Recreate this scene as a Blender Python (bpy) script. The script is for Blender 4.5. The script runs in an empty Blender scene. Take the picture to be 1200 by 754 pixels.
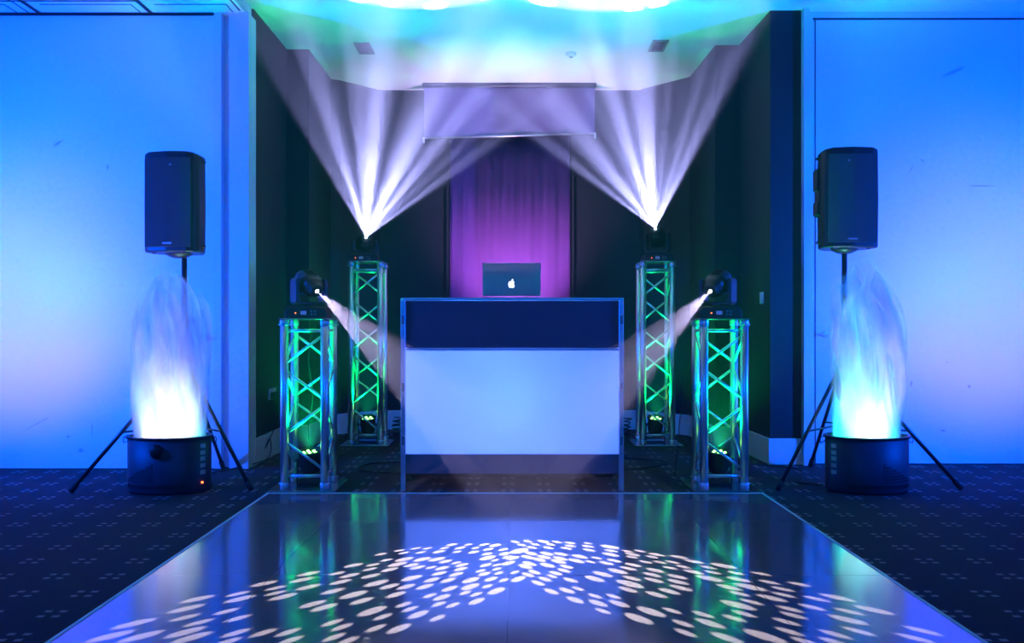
import bpy, bmesh, math, random
from mathutils import Vector, Matrix
random.seed(7)
C = bpy.context.scene.collection
S = bpy.context.scene
PI = math.pi

# ------------------------------------------------------------------ camera, view, world
F, CH = 1005.0, 0.98            # focal length in pixels, camera height (m)
cam = bpy.data.cameras.new('camera'); co = bpy.data.objects.new('camera', cam); C.objects.link(co)
co.location = (0, 0, CH); co.rotation_euler = (PI/2, 0, 0)
cam.sensor_width = 36; cam.lens = F/1200*36
cam.shift_x = -2/1200; cam.shift_y = 6/1200; cam.clip_start = 0.05
S.camera = co
S.view_settings.view_transform = 'Standard'; S.view_settings.look = 'None'
S.view_settings.gamma = 1; S.view_settings.use_curve_mapping = False
S.view_settings.exposure = 0.0
cy = S.cycles
cy.use_denoising = True
try: cy.denoiser = 'OPENIMAGEDENOISE'
except Exception: pass
cy.max_bounces = 6; cy.diffuse_bounces = 3; cy.glossy_bounces = 3; cy.transmission_bounces = 4
cy.transparent_max_bounces = 16; cy.volume_bounces = 0
cy.sample_clamp_indirect = 6.0; cy.caustics_reflective = False; cy.caustics_refractive = False

HAZE = 0.052
w = bpy.data.worlds.new('room_air'); S.world = w; w.use_nodes = True
nt = w.node_tree
bg = nt.nodes['Background']; bg.inputs[0].default_value = (0.004, 0.012, 0.05, 1); bg.inputs[1].default_value = 0.5
vs = nt.nodes.new('ShaderNodeVolumeScatter'); vs.inputs['Color'].default_value = (0.58, 0.60, 1, 1)
vs.inputs['Density'].default_value = HAZE; vs.inputs['Anisotropy'].default_value = 0.75
nt.links.new(vs.outputs[0], nt.nodes['World Output'].inputs['Volume'])

def X(px, Y): return (px-602)*Y/F
def Z(py, Y): return CH-(py-383)*Y/F
def YF(py, h=0.0): return F*(CH-h)/(py-383)     # distance of a floor point seen at row py

# ------------------------------------------------------------------ lights
def lamp(name, kind, loc, aim, col, power, size=60, blend=0.5, rad=0.03, dims=None):
    l = bpy.data.lights.new(name, kind); l.color = col; l.energy = power
    if kind == 'SPOT': l.spot_size = math.radians(size); l.spot_blend = blend; l.shadow_soft_size = rad
    elif kind == 'POINT': l.shadow_soft_size = rad
    elif kind == 'AREA':
        l.shape = 'RECTANGLE'; l.size, l.size_y = dims
    o = bpy.data.objects.new(name, l); C.objects.link(o); o.location = loc
    if aim is not None:
        o.rotation_euler = (Vector(aim)-Vector(loc)).to_track_quat('-Z', 'Y').to_euler()
    return o

# blue washes on the partition walls (fixtures stand outside the frame)
BLUE = (0.0, 0.068, 1.0)
for s in (-1, 1):
    lamp('wall_wash_light', 'SPOT', (s*4.0, 4.1, 1.3), (s*2.9, 6.0, 1.6), BLUE, 1600, 130, 1.0, .05)
    lamp('wall_pool_light', 'SPOT', (s*3.9, 4.0, 0.6), (s*3.45, 6.0, 1.15), (0.38, 0.12, 1.0), 250, 60, 1.0, .05)
# blue wash from behind the camera
lamp('front_wash_light', 'SPOT', (0, -1.5, 2.9), (0, 5.2, 0.8), (0.0, 0.14, 1.0), 650, 70, 1.0, .15)
# cyan wash on the ceiling, lavender wash on the alcove end
lamp('ceiling_wash_light', 'SPOT', (0, 5.95, 0.5), (0, 6.1, 3.2), (0.0, 0.90, 0.55), 210, 110, 1.0, .05)
lamp('alcove_wash_light', 'SPOT', (0, 7.25, 0.35), (0, 8.25, 3.2), (0.56, 0.34, 1.0), 720, 70, 1.0, .05)
lamp('curtain_wash_light', 'SPOT', (0, 6.8, 0.5), (-0.02, 8.1, 1.75), (0.50, 0.0, 0.80), 38, 62, 1.0, .05)

# ------------------------------------------------------------------ materials
M = {}
def mat(name, col, rough=0.5, metal=0.0, emit=None, estr=0.0, spec=0.5, trans=None, bump=None, noise=None):
    m = bpy.data.materials.new(name); m.use_nodes = True; n = m.node_tree
    b = n.nodes['Principled BSDF']
    b.inputs['Base Color'].default_value = (*col, 1); b.inputs['Roughness'].default_value = rough
    b.inputs['Metallic'].default_value = metal; b.inputs['Specular IOR Level'].default_value = spec
    if emit: b.inputs['Emission Color'].default_value = (*emit, 1); b.inputs['Emission Strength'].default_value = estr
    tc = n.nodes.new('ShaderNodeTexCoord')
    if noise:      # (scale, amount): mottled tone
        nz = n.nodes.new('ShaderNodeTexNoise'); nz.inputs['Scale'].default_value = noise[0]; nz.inputs['Detail'].default_value = 4
        n.links.new(tc.outputs['Object'], nz.inputs['Vector'])
        r = n.nodes.new('ShaderNodeMapRange'); r.inputs[3].default_value = 1-noise[1]; r.inputs[4].default_value = 1+noise[1]
        n.links.new(nz.outputs[0], r.inputs[0])
        v = n.nodes.new('ShaderNodeVectorMath'); v.operation = 'SCALE'; v.inputs[0].default_value = col
        n.links.new(r.outputs[0], v.inputs['Scale']); n.links.new(v.outputs[0], b.inputs['Base Color'])
    if bump:
        nz = n.nodes.new('ShaderNodeTexNoise'); nz.inputs['Scale'].default_value = bump[0]
        n.links.new(tc.outputs['Object'], nz.inputs['Vector'])
        bp = n.nodes.new('ShaderNodeBump'); bp.inputs['Strength'].default_value = bump[1]; bp.inputs['Distance'].default_value = 0.005
        n.links.new(nz.outputs[0], bp.inputs['Height']); n.links.new(bp.outputs[0], b.inputs['Normal'])
    M[name] = m
    return m
mat('ceiling_paint', (.82,.82,.82), .8, noise=(3,.03))
mat('ceiling_low_bounce', (.05,.05,.055), .9, noise=(3,.05))  # dark tone invented for the unseen ceiling, to reduce white bounce
mat('trim_paint', (.72,.74,.76), .45, noise=(6,.03))
mat('dark_wall', (.008,.009,.013), .65, noise=(8,.15), bump=(60,.2))
mat('purple_fabric', (.20,.05,.26), .9, noise=(14,.2), bump=(200,.4))
mat('black_plastic', (.007,.007,.009), .42, noise=(30,.15), bump=(350,.15))
mat('black_grille', (.006,.006,.008), .55, bump=(600,.8))
mat('black_paint', (.015,.016,.02), .32, noise=(20,.1))
mat('drum_paint', (.03,.04,.06), .5, noise=(20,.1))
mat('rubber', (.01,.01,.01), .8, noise=(20,.1))
mat('chrome', (.82,.85,.90), .36, .9, noise=(25,.05))
mat('plate_metal', (.55,.58,.62), .25, 1.0, noise=(12,.08))
mat('groove_dark', (.01,.01,.015), .7, noise=(5,.1))
mat('screen_fabric', (.25,.17,.36), .8, noise=(2,.04))
mat('white_plastic', (.75,.75,.75), .4, noise=(10,.02))
mat('vent_grey', (.25,.26,.28), .5, .3, noise=(10,.05))
mat('booth_cloth', (.10,.11,.14), .85, noise=(18,.12), bump=(400,.5))
mat('booth_lower', (.05,.12,.17), .6, noise=(10,.05))
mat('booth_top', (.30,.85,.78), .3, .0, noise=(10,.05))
mat('laptop_shell', (.55,.56,.58), .32, .9, noise=(40,.02))
mat('lens_light', (1,1,1), .3, emit=(1,.97,1), estr=40)
mat('logo_light', (1,1,1), .3, emit=(1,1,1), estr=3)
mat('green_led', (.2,1,.2), .3, emit=(.25,1,.2), estr=12)
mat('red_led', (1,.1,.05), .3, emit=(1,.12,.03), estr=8)
mat('display_blue', (.1,.2,.4), .3, emit=(.15,.35,.7), estr=.25)
mat('badge', (.30,.32,.38), .35, .6, noise=(30,.1))
mat('label_print', (.55,.55,.5), .5, noise=(90,.5))
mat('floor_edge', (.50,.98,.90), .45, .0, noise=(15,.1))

def scuffed(name, col, spots):
    """painted partition board with small dark knocks at given (x, z, rx, rz, angle)"""
    m = mat(name, col, .42, noise=(2.5,.03)); n = m.node_tree; b = n.nodes['Principled BSDF']
    src = b.inputs['Base Color'].links[0].from_socket
    g = n.nodes.new('ShaderNodeNewGeometry'); last = None
    nz = n.nodes.new('ShaderNodeTexNoise'); nz.inputs['Scale'].default_value = 25; nz.inputs['Detail'].default_value = 5
    n.links.new(g.outputs['Position'], nz.inputs['Vector'])
    for (x, z, rx, rz, a) in spots:
        mp = n.nodes.new('ShaderNodeMapping'); mp.vector_type = 'TEXTURE'
        mp.inputs['Location'].default_value = (x, 0, z); mp.inputs['Rotation'].default_value = (0, a, 0)
        mp.inputs['Scale'].default_value = (rx, 1000, rz)
        n.links.new(g.outputs['Position'], mp.inputs['Vector'])
        l = n.nodes.new('ShaderNodeVectorMath'); l.operation = 'LENGTH'; n.links.new(mp.outputs[0], l.inputs[0])
        if last is None: last = l.outputs['Value']
        else:
            mi = n.nodes.new('ShaderNodeMath'); mi.operation = 'MINIMUM'; n.links.new(last, mi.inputs[0]); n.links.new(l.outputs['Value'], mi.inputs[1]); last = mi.outputs[0]
    ad = n.nodes.new('ShaderNodeMath'); ad.operation = 'ADD'; n.links.new(last, ad.inputs[0]); n.links.new(nz.outputs[0], ad.inputs[1])
    r = n.nodes.new('ShaderNodeMapRange'); r.inputs[1].default_value = .9; r.inputs[2].default_value = 1.7
    r.inputs[3].default_value = .45; r.inputs[4].default_value = 1
    n.links.new(ad.outputs[0], r.inputs[0])
    # fine grime in a low band
    n2 = n.nodes.new('ShaderNodeTexNoise'); n2.inputs['Scale'].default_value = 9; n2.inputs['Detail'].default_value = 8; n2.inputs['Roughness'].default_value = .75
    n.links.new(g.outputs['Position'], n2.inputs['Vector'])
    r2 = n.nodes.new('ShaderNodeMapRange'); r2.inputs[1].default_value = .66; r2.inputs[2].default_value = .72; r2.inputs[3].default_value = 1; r2.inputs[4].default_value = .82
    n.links.new(n2.outputs[0], r2.inputs[0])
    mu = n.nodes.new('ShaderNodeMath'); mu.operation = 'MULTIPLY'; n.links.new(r.outputs[0], mu.inputs[0]); n.links.new(r2.outputs[0], mu.inputs[1])
    v = n.nodes.new('ShaderNodeVectorMath'); v.operation = 'SCALE'; n.links.new(src, v.inputs[0]); n.links.new(mu.outputs[0], v.inputs['Scale'])
    n.links.new(v.outputs[0], b.inputs['Base Color'])
    return m
YL, YR = 5.93, 6.14
def wp(px, py, Y): return X(px, Y), Z(py, Y)
scuffed('partition_left_paint', (.78,.78,.78), [(*wp(68,168,YL),.045,.012,-.6), (*wp(126,196,YL),.008,.02,0), (*wp(45,496,YL),.10,.004,-.5), (*wp(108,503,YL),.004,.05,0), (*wp(95,528,YL),.02,.015,0), (*wp(80,512,YL),.012,.01,0)])
scuffed('partition_right_paint', (.78,.78,.78), [(*wp(1081,188,YR),.02,.008,.7), (*wp(1068,198,YR),.03,.005,-.9), (*wp(1118,84,YR),.10,.015,-.4), (*wp(1136,453,YR),.014,.014,0), (*wp(1110,425,YR),.008,.008,0), (*wp(1150,218,YR),.10,.006,0), (*wp(1068,450,YR),.010,.02,0), (*wp(1105,505,YR),.02,.008,0)])

def carpet_mat():
    m = mat('carpet', (.012,.016,.045), .95); n = m.node_tree; b = n.nodes['Principled BSDF']
    g = n.nodes.new('ShaderNodeNewGeometry'); s = n.nodes.new('ShaderNodeSeparateXYZ'); n.links.new(g.outputs['Position'], s.inputs[0])
    def mt(op, a, c=None):
        k = n.nodes.new('ShaderNodeMath'); k.operation = op
        for i, q in enumerate((a, c)):
            if q is None: continue
            if isinstance(q, (int, float)): k.inputs[i].default_value = q
            else: n.links.new(q, k.inputs[i])
        return k.outputs[0]
    def axis(o, off, half):       # two small squares 0.05 apart, once every 0.22 m
        u = mt('ADD', mt('MULTIPLY', mt('SUBTRACT', o, off), 1/.22), .5)
        f = mt('MULTIPLY', mt('SUBTRACT', mt('FRACT', mt('ADD', u, 100)), .5), .22)
        return mt('ABSOLUTE', mt('SUBTRACT', mt('ABSOLUTE', f), .0255)), u
    ax, ux = axis(s.outputs[0], -1.574, 0); ay, uy = axis(s.outputs[1], 3.585, 0)
    # every other cell only: chequered lattice
    par = mt('FRACT', mt('MULTIPLY', mt('ADD', mt('ADD', mt('FLOOR', mt('ADD', ux, 100)), mt('FLOOR', mt('ADD', uy, 100))), 0.0), .5))
    chk = mt('LESS_THAN', par, .25)
    d = mt('MULTIPLY', mt('LESS_THAN', ax, .0125), mt('LESS_THAN', ay, .010))
    
    nz = n.nodes.new('ShaderNodeTexNoise'); nz.inputs['Scale'].default_value = 120; nz.inputs['Detail'].default_value = 3
    n.links.new(g.outputs['Position'], nz.inputs['Vector'])
    mx = n.nodes.new('ShaderNodeMix'); mx.data_type = 'RGBA'
    mx.inputs[6].default_value = (.003,.003,.008,1); mx.inputs[7].default_value = (.42,.46,.52,1)
    n.links.new(mt('MULTIPLY', d, mt('ADD', nz.outputs[0], .35)), mx.inputs[0]); n.links.new(mx.outputs[2], b.inputs['Base Color'])
    bp = n.nodes.new('ShaderNodeBump'); bp.inputs['Strength'].default_value = .5; bp.inputs['Distance'].default_value = .004
    n.links.new(nz.outputs[0], bp.inputs['Height']); n.links.new(bp.outputs[0], b.inputs['Normal'])
carpet_mat()

def dance_mat():
    m = mat('dance_floor_gloss', (.07,.07,.075), .13, spec=.6); n = m.node_tree; b = n.nodes['Principled BSDF']
    g = n.nodes.new('ShaderNodeNewGeometry')
    br = n.nodes.new('ShaderNodeTexBrick'); br.inputs['Scale'].default_value = 1
    br.inputs['Color1'].default_value = (.175,.175,.178,1); br.inputs['Color2'].default_value = (.185,.185,.19,1); br.inputs['Mortar'].default_value = (.08,.08,.085,1)
    br.inputs['Mortar Size'].default_value = .0018; br.inputs['Brick Width'].default_value = .91; br.inputs['Row Height'].default_value = .91; br.offset = 0
    mp = n.nodes.new('ShaderNodeMapping'); mp.inputs['Location'].default_value = (.02, .34, 0)
    n.links.new(g.outputs['Position'], mp.inputs[0]); n.links.new(mp.outputs[0], br.inputs['Vector']); n.links.new(br.outputs['Color'], b.inputs['Base Color'])
    nz = n.nodes.new('ShaderNodeTexNoise'); nz.inputs['Scale'].default_value = 5; nz.inputs['Detail'].default_value = 6
    n.links.new(g.outputs['Position'], nz.inputs['Vector'])
    r = n.nodes.new('ShaderNodeMapRange'); r.inputs[3].default_value = .07; r.inputs[4].default_value = .14
    n.links.new(nz.outputs[0], r.inputs[0]); n.links.new(r.outputs[0], b.inputs['Roughness'])
dance_mat()

def sheer(name, col, opac, edge=0.0):
    """thin silk or lycra: part of the light goes straight through, the rest scatters on both sides"""
    m = bpy.data.materials.new(name); m.use_nodes = True; n = m.node_tree; n.nodes.clear()
    out = n.nodes.new('ShaderNodeOutputMaterial'); d = n.nodes.new('ShaderNodeBsdfDiffuse'); t = n.nodes.new('ShaderNodeBsdfTranslucent')
    d.inputs[0].default_value = (*col,1); t.inputs[0].default_value = (*col,1)
    a = n.nodes.new('ShaderNodeMixShader'); n.links.new(d.outputs[0], a.inputs[1]); n.links.new(t.outputs[0], a.inputs[2])
    a.inputs[0].default_value = .5
    if opac < 1:
        tr = n.nodes.new('ShaderNodeBsdfTransparent'); q = n.nodes.new('ShaderNodeMixShader')
        tc = n.nodes.new('ShaderNodeTexCoord'); mp = n.nodes.new('ShaderNodeMapping'); mp.inputs['Scale'].default_value = (9,9,1.6)
        nz = n.nodes.new('ShaderNodeTexNoise'); nz.inputs['Scale'].default_value = 1; nz.inputs['Detail'].default_value = 3
        n.links.new(tc.outputs['Object'], mp.inputs[0]); n.links.new(mp.outputs[0], nz.inputs['Vector'])
        r = n.nodes.new('ShaderNodeMapRange'); r.inputs[1].default_value = .3; r.inputs[2].default_value = .7
        r.inputs[3].default_value = opac*.35; r.inputs[4].default_value = min(1, opac*1.5)
        n.links.new(nz.outputs[0], r.inputs[0])
        # thread density fades out towards the frayed hem (attribute painted along the cloth)
        at = n.nodes.new('ShaderNodeAttribute'); at.attribute_name = 'weave'
        mu = n.nodes.new('ShaderNodeMath'); mu.operation = 'MULTIPLY'; n.links.new(r.outputs[0], mu.inputs[0]); n.links.new(at.outputs['Fac'], mu.inputs[1])
        n.links.new(mu.outputs[0], q.inputs[0]); n.links.new(tr.outputs[0], q.inputs[1]); n.links.new(a.outputs[0], q.inputs[2])
        n.links.new(q.outputs[0], out.inputs[0])
    else:
        n.links.new(a.outputs[0], out.inputs[0])
    M[name] = m
sheer('silk', (.9,.9,.92), .6)
sheer('lycra_panel', (.8,.82,.86), 1)

# ------------------------------------------------------------------ mesh helpers
def add_box(bm, c, s, rot=None):
    r = bmesh.ops.create_cube(bm, size=1)['verts']
    for v in r:
        p = Vector((v.co.x*s[0], v.co.y*s[1], v.co.z*s[2]))
        if rot: p = rot @ p
        v.co = p+Vector(c)
    return r
def add_cyl(bm, p0, p1, r0, r1=None, seg=16, cap=True):
    p0, p1 = Vector(p0), Vector(p1); r1 = r0 if r1 is None else r1
    q = (p1-p0).to_track_quat('Z', 'Y'); a, b = [], []
    for i in range(seg):
        t = 2*PI*i/seg; d = Vector((math.cos(t), math.sin(t), 0))
        a.append(bm.verts.new(p0+q @ (d*r0))); b.append(bm.verts.new(p1+q @ (d*r1)))
    for i in range(seg):
        f = bm.faces.new((a[i], a[(i+1) % seg], b[(i+1) % seg], b[i])); f.smooth = True
    if cap: bm.faces.new(a[::-1]); bm.faces.new(b)
def add_lathe(bm, prof, o=(0,0,0), q=None, seg=24, sx=1, sy=1):
    """prof: list of (r, z), revolved about z"""
    rings = []
    for (r, z) in prof:
        ring = []
        for i in range(seg):
            t = 2*PI*i/seg; p = Vector((r*math.cos(t)*sx, r*math.sin(t)*sy, z))
            if q: p = q @ p
            ring.append(bm.verts.new(p+Vector(o)))
        rings.append(ring)
    for a, b in zip(rings, rings[1:]):
        for i in range(seg):
            f = bm.faces.new((a[i], a[(i+1) % seg], b[(i+1) % seg], b[i])); f.smooth = True
    bm.faces.new(rings[0][::-1]); bm.faces.new(rings[-1])
def add_prism(bm, pts, y0, y1, fn=None):
    """pts: (x, z) outline extruded along y; fn maps (x, y, z) to a Vector"""
    fn = fn or (lambda x, y, z: Vector((x, y, z)))
    a = [bm.verts.new(fn(x, y0, z)) for x, z in pts]; b = [bm.verts.new(fn(x, y1, z)) for x, z in pts]
    n = len(pts)
    bm.faces.new(a); bm.faces.new(b[::-1])
    for i in range(n): bm.faces.new((a[(i+1) % n], a[i], b[i], b[(i+1) % n]))
def smooth_path(pts, n=8):
    P = [Vector(p) for p in pts]; out = []
    for i in range(len(P)-1):
        a = P[max(i-1,0)]; b = P[i]; c = P[i+1]; d = P[min(i+2, len(P)-1)]
        for k in range(n):
            t = k/n
            out.append(.5*((2*b)+(c-a)*t+(2*a-5*b+4*c-d)*t*t+(3*b-3*c+d-a)*t**3))
    out.append(P[-1]); return out
def add_tube(bm, pts, r, seg=8):
    P = smooth_path(pts); rings = []
    for i, p in enumerate(P):
        t = (P[min(i+1, len(P)-1)]-P[max(i-1,0)]).normalized(); q = t.to_track_quat('Z', 'Y')
        rings.append([bm.verts.new(p+q @ Vector((math.cos(2*PI*k/seg)*r, math.sin(2*PI*k/seg)*r, 0))) for k in range(seg)])
    for a, b in zip(rings, rings[1:]):
        for i in range(seg):
            f = bm.faces.new((a[i], a[(i+1) % seg], b[(i+1) % seg], b[i])); f.smooth = True
    bm.faces.new(rings[0][::-1]); bm.faces.new(rings[-1])
def B(): return bmesh.new()
def obj(name, bm, m, parent=None, bevel=0, smooth=False, label=None, keep=True):
    bmesh.ops.recalc_face_normals(bm, faces=bm.faces)
    me = bpy.data.meshes.new(name); bm.to_mesh(me); bm.free()
    o = bpy.data.objects.new(name, me); C.objects.link(o)
    me.materials.append(M[m])
    if smooth:
        for p in me.polygons: p.use_smooth = True
    if parent: o.parent = parent
    if bevel:
        bv = o.modifiers.new('bevel', 'BEVEL'); bv.width = bevel; bv.segments = 3; bv.limit_method = 'ANGLE'
    if label: o['label'] = label
    return o
def thing(name, label, cat, loc=(0,0,0), rz=0, group=None):
    o = bpy.data.objects.new(name, None); C.objects.link(o); o.empty_display_size = .1
    o.location = loc; o.rotation_euler = (0,0,rz); o['label'] = label; o['category'] = cat
    if group: o['group'] = group
    return o
def tag(o, label, cat, group=None):
    o['label'] = label; o['category'] = cat
    if group: o['group'] = group
    return o
def struct(name, bm, m, label, parent=None, bevel=0):
    o = obj(name, bm, m, parent, bevel); o['kind'] = 'structure'; o['label'] = label
    return o
def box(c, s, rot=None):
    b = B(); add_box(b, c, s, rot); return b
def bounds(x0, x1, y0, y1, z0, z1): return ((x0+x1)/2, (y0+y1)/2, (z0+z1)/2), (x1-x0, y1-y0, z1-z0)
def bb(*a): return box(*bounds(*a))
def dup(root, loc, rz, label, group=None):
    r = root.copy(); C.objects.link(r); r.location = loc; r.rotation_euler = (0,0,rz); r['label'] = label
    if group: r['group'] = group
    for ch in root.children:
        c = ch.copy(); C.objects.link(c); c.parent = r
        for g in ch.children:
            d = g.copy(); C.objects.link(d); d.parent = c
    return r

# ------------------------------------------------------------------ room shell
CZ, CZL = 3.23, 3.145
XA, XB = -1.84, 1.81                      # alcove mouth
struct('floor', bb(-5.2, 5.2, -2, 8.4, -.1, 0), 'carpet', 'dark navy carpet with a repeating pattern of small pale squares')
b = B(); add_box(b, *bounds(-1.85, 5.2, 5.83, 8.4, CZ, CZ+.1))
struct('ceiling', b, 'ceiling_paint', 'plain white ceiling over the alcove and right side of the room')
c2 = struct('ceiling_low_bounce', bb(-1.85, 5.2, -2, 5.83, CZ, CZ+.1), 'ceiling_low_bounce', 'unseen ceiling over the middle of the room, made dark to cut bounced light'); c2.name = 'ceiling.002'  # out of view; darkened so the fan beams bounce less light back
cl = struct('ceiling_lowered', bb(-5.2, -1.85, -2, 6.05, CZL, CZL+.185), 'ceiling_paint', 'lower panelled ceiling on the left side')
cl.name = 'ceiling.001'
# dark joints between the ceiling panels on the left
def ceil_strip(x0, y0, x1, y1, wd=.012):
    d = Vector((x1-x0, y1-y0, 0)); L = d.length; a = math.atan2(d.y, d.x)
    return ((x0+x1)/2, (y0+y1)/2, CZL-.001), (L, wd, .004), Matrix.Rotation(a, 3, 'Z')
def cpt(px, py):
    Y = (CZL-CH)*F/(383-py); return X(px, Y), Y
b = B()
for x in (-4.05, -3.27, -2.50):
    add_box(b, *ceil_strip(x, 2.0, x, 5.92, .030))
add_box(b, *ceil_strip(-3.34, 2.0, -3.34, 5.92, .008)); add_box(b, *ceil_strip(-1.875, 2.0, -1.875, 5.87, .012))
add_box(b, *ceil_strip(-5.1, 5.695, -2.5, 5.695, .014)); add_box(b, *ceil_strip(-5.1, 5.92, -2.07, 5.92, .03))
for (xa, xb) in ((-3.18, -2.57), (-2.41, -1.93), (-3.98, -3.42)):
    add_box(b, *ceil_strip(xa, 5.755, xb, 5.755, .007)); add_box(b, *ceil_strip(xb, 5.755, xb, 5.90, .007))
struct('trim_1', b, 'groove_dark', 'dark joints between the ceiling panels')

# left wall: folding partition, jamb, stepped post
w = struct('wall_left', bb(-5.2, -2.071, YL, YL+.12, 0, CZL), 'partition_left_paint', 'white partition wall on the left lit blue')
b = B(); add_box(b, *bounds(-2.067, -2.018, YL-.015, YL+.12, 0, CZL)); add_box(b, *bounds(-2.018, -1.965, YL+.05, YL+.12, 0, CZL))
add_box(b, *bounds(-1.965, -1.90, YL-.01, YL+.12, 0, CZL)); add_box(b, *bounds(-1.90, -1.825, YL-.03, YL+.14, 0, CZL))
struct('trim_2', b, 'trim_paint', 'white stepped door post left of the alcove')
struct('trim_3', bb(-5.2, -2.067, YL-.008, YL, CZL-.014, CZL), 'groove_dark', 'dark top track line over the left partition')
# right wall
struct('wall_right', bb(2.14, 5.2, YR, YR+.12, 0, CZ), 'partition_right_paint', 'white partition wall on the right lit blue')
b = B(); add_box(b, *bounds(2.045, 2.085, YR-.10, YR+.12, 0, CZ)); add_box(b, *bounds(2.085, 2.135, YR-.015, YR+.12, 0, CZ))
add_box(b, *bounds(2.135, 5.2, YR-.015, YR, CZ-.04, CZ))
struct('trim_4', b, 'trim_paint', 'white door post and head right of the alcove')
b = B(); add_box(b, *bounds(2.14, 5.2, YR-.004, YR, CZ-.052, CZ-.042)); add_box(b, *bounds(2.155, 2.161, YR-.004, YR, 0, CZ-.045))
struct('trim_5', b, 'groove_dark', 'thin dark gap around the right partition panel')
for s, nm in ((-1, 'wall_side_left'), (1, 'wall_side_right')):
    struct(nm, bb(*((5.2, 5.3) if s > 0 else (-5.3, -5.2)), -2, 8.4, -.1, 3.33), 'ceiling_paint', 'white side wall')
# alcove
K = [(-1.87, 6.07), (XA, 6.07), (XA, 6.955), (-1.66, 6.955), (-1.66, 7.79), (-1.58, 7.83), (-1.275, 8.16)]
R = [(2.05, 6.10), (XB+.015, 6.10), (1.80, 6.85), (1.61, 6.85), (1.585, 7.72), (1.23, 8.10), (1.20, 8.16)]
def wall_strip(pts, z0, z1, th, side):
    """upright wall following a polyline in plan, thickened away from the room"""
    b = B(); 
    P = [Vector((x, y, 0)) for x, y in pts]; n = len(P); out = []
    for i in range(n):
        d0 = (P[i]-P[max(i-1,0)]); d1 = (P[min(i+1,n-1)]-P[i])
        if d0.length < 1e-6: d0 = d1
        if d1.length < 1e-6: d1 = d0
        n0 = Vector((-d0.y, d0.x, 0)).normalized()*side; n1 = Vector((-d1.y, d1.x, 0)).normalized()*side
        m_ = (n0+n1); m_ = m_.normalized()*(1/max(.4, m_.normalized().dot(n0)))
        out.append(P[i]+m_*th)
    lo = [(b.verts.new((p.x,p.y,z0)), b.verts.new((p.x,p.y,z1)), b.verts.new((q.x,q.y,z0)), b.verts.new((q.x,q.y,z1))) for p, q in zip(P, out)]
    for a, c in zip(lo, lo[1:]):
        b.faces.new((a[0], c[0], c[1], a[1])); b.faces.new((a[2], a[3], c[3], c[2]))
        b.faces.new((a[1], c[1], c[3], a[3])); b.faces.new((a[0], a[2], c[2], c[0]))
    a, c = lo[0], lo[-1]
    b.faces.new((a[0], a[1], a[3], a[2])); b.faces.new((c[0], c[2], c[3], c[1]))
    return b
struct('wall_alcove_left', wall_strip(K, 0, CZ, .08, 1), 'dark_wall', 'dark stepped wall on the left of the alcove')
struct('wall_alcove_right', wall_strip(R, 0, CZ, .08, -1), 'dark_wall', 'dark stepped wall on the right of the alcove')
struct('wall_back', bb(-1.5, 1.5, 8.16, 8.26, 0, CZ), 'dark_wall', 'dark back wall of the alcove')
struct('baseboard_left', wall_strip(K, 0, .185, .018, -1), 'trim_paint', 'white baseboard along the left alcove wall', bevel=.004)
struct('baseboard_right', wall_strip(R, 0, .185, .018, 1), 'trim_paint', 'white baseboard along the right alcove wall', bevel=.004)
struct('baseboard_back', bb(-1.27, 1.21, 8.142, 8.16, 0, .185), 'trim_paint', 'white baseboard along the back wall', bevel=.004)
# purple panel in the middle of the back wall with narrow battens
b = B(); n_ = 40
xs = [X(527, 8.13)+(X(668, 8.13)-X(527, 8.13))*i/n_ for i in range(n_+1)]
pts = [(x, 8.125+.006*math.sin(i*.9)+.004*math.sin(i*2.3)) for i, x in enumerate(xs)]
a = [b.verts.new((x, y, .19)) for x, y in pts]; c = [b.verts.new((x, y, 3.1)) for x, y in pts]
a2 = [b.verts.new((x, 8.158, .19)) for x, y in pts]; c2 = [b.verts.new((x, 8.158, 3.1)) for x, y in pts]
for i in range(n_):
    b.faces.new((a[i], a[i+1], c[i+1], c[i])).smooth = True; b.faces.new((a2[i], c2[i], c2[i+1], a2[i+1]))
    b.faces.new((c[i], c[i+1], c2[i+1], c2[i])); b.faces.new((a[i], a2[i], a2[i+1], a[i+1]))
b.faces.new((a[0], c[0], c2[0], a2[0])); b.faces.new((a[-1], a2[-1], c2[-1], c[-1]))
struct('trim_6', b, 'purple_fabric', 'purple fabric covered panel in the middle of the back wall')
b = B()
for px in (524.5, 671):
    add_box(b, *bounds(X(px, 8.13)-.01, X(px, 8.13)+.012, 8.115, 8.16, .19, 3.1))
struct('trim_7', b, 'groove_dark', 'narrow dark battens beside the purple panel')

# ------------------------------------------------------------------ projection screen under the ceiling
t = thing('projection_screen', 'pale roll-down projection screen hanging from the ceiling in front of the purple panel', 'screen', (X(597, 7.95), 7.95, CZ))
hw = 100*7.95/F
obj('housing', bb(-hw-.01, hw+.01, -.05, .05, -.035, 0), 'black_paint', t, .006)
b = B(); zt = -.03; zl, zr = Z(162, 7.95)-CZ, Z(156.5, 7.95)-CZ
n_ = 24
ring = []
for i in range(n_+1):
    x = -hw+2*hw*i/n_; zb = zl+(zr-zl)*i/n_+.004*math.sin(i*1.3)
    ring.append([b.verts.new((x, y, z)) for (y, z) in ((0,zt), (.004+.002*math.sin(i),zb), (.006+.002*math.sin(i),zb), (.002,zt))])
for p, q in zip(ring, ring[1:]):
    for k in range(4): b.faces.new((p[k], q[k], q[(k+1)%4], p[(k+1)%4]))
b.faces.new(ring[0]); b.faces.new(ring[-1][::-1])
obj('screen_sheet', b, 'screen_fabric', t)
b = B(); add_cyl(b, (-hw-.006, .004, zl), (hw+.006, .004, zr), .009)
bar = obj('bottom_bar', b, 'chrome', t)
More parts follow.
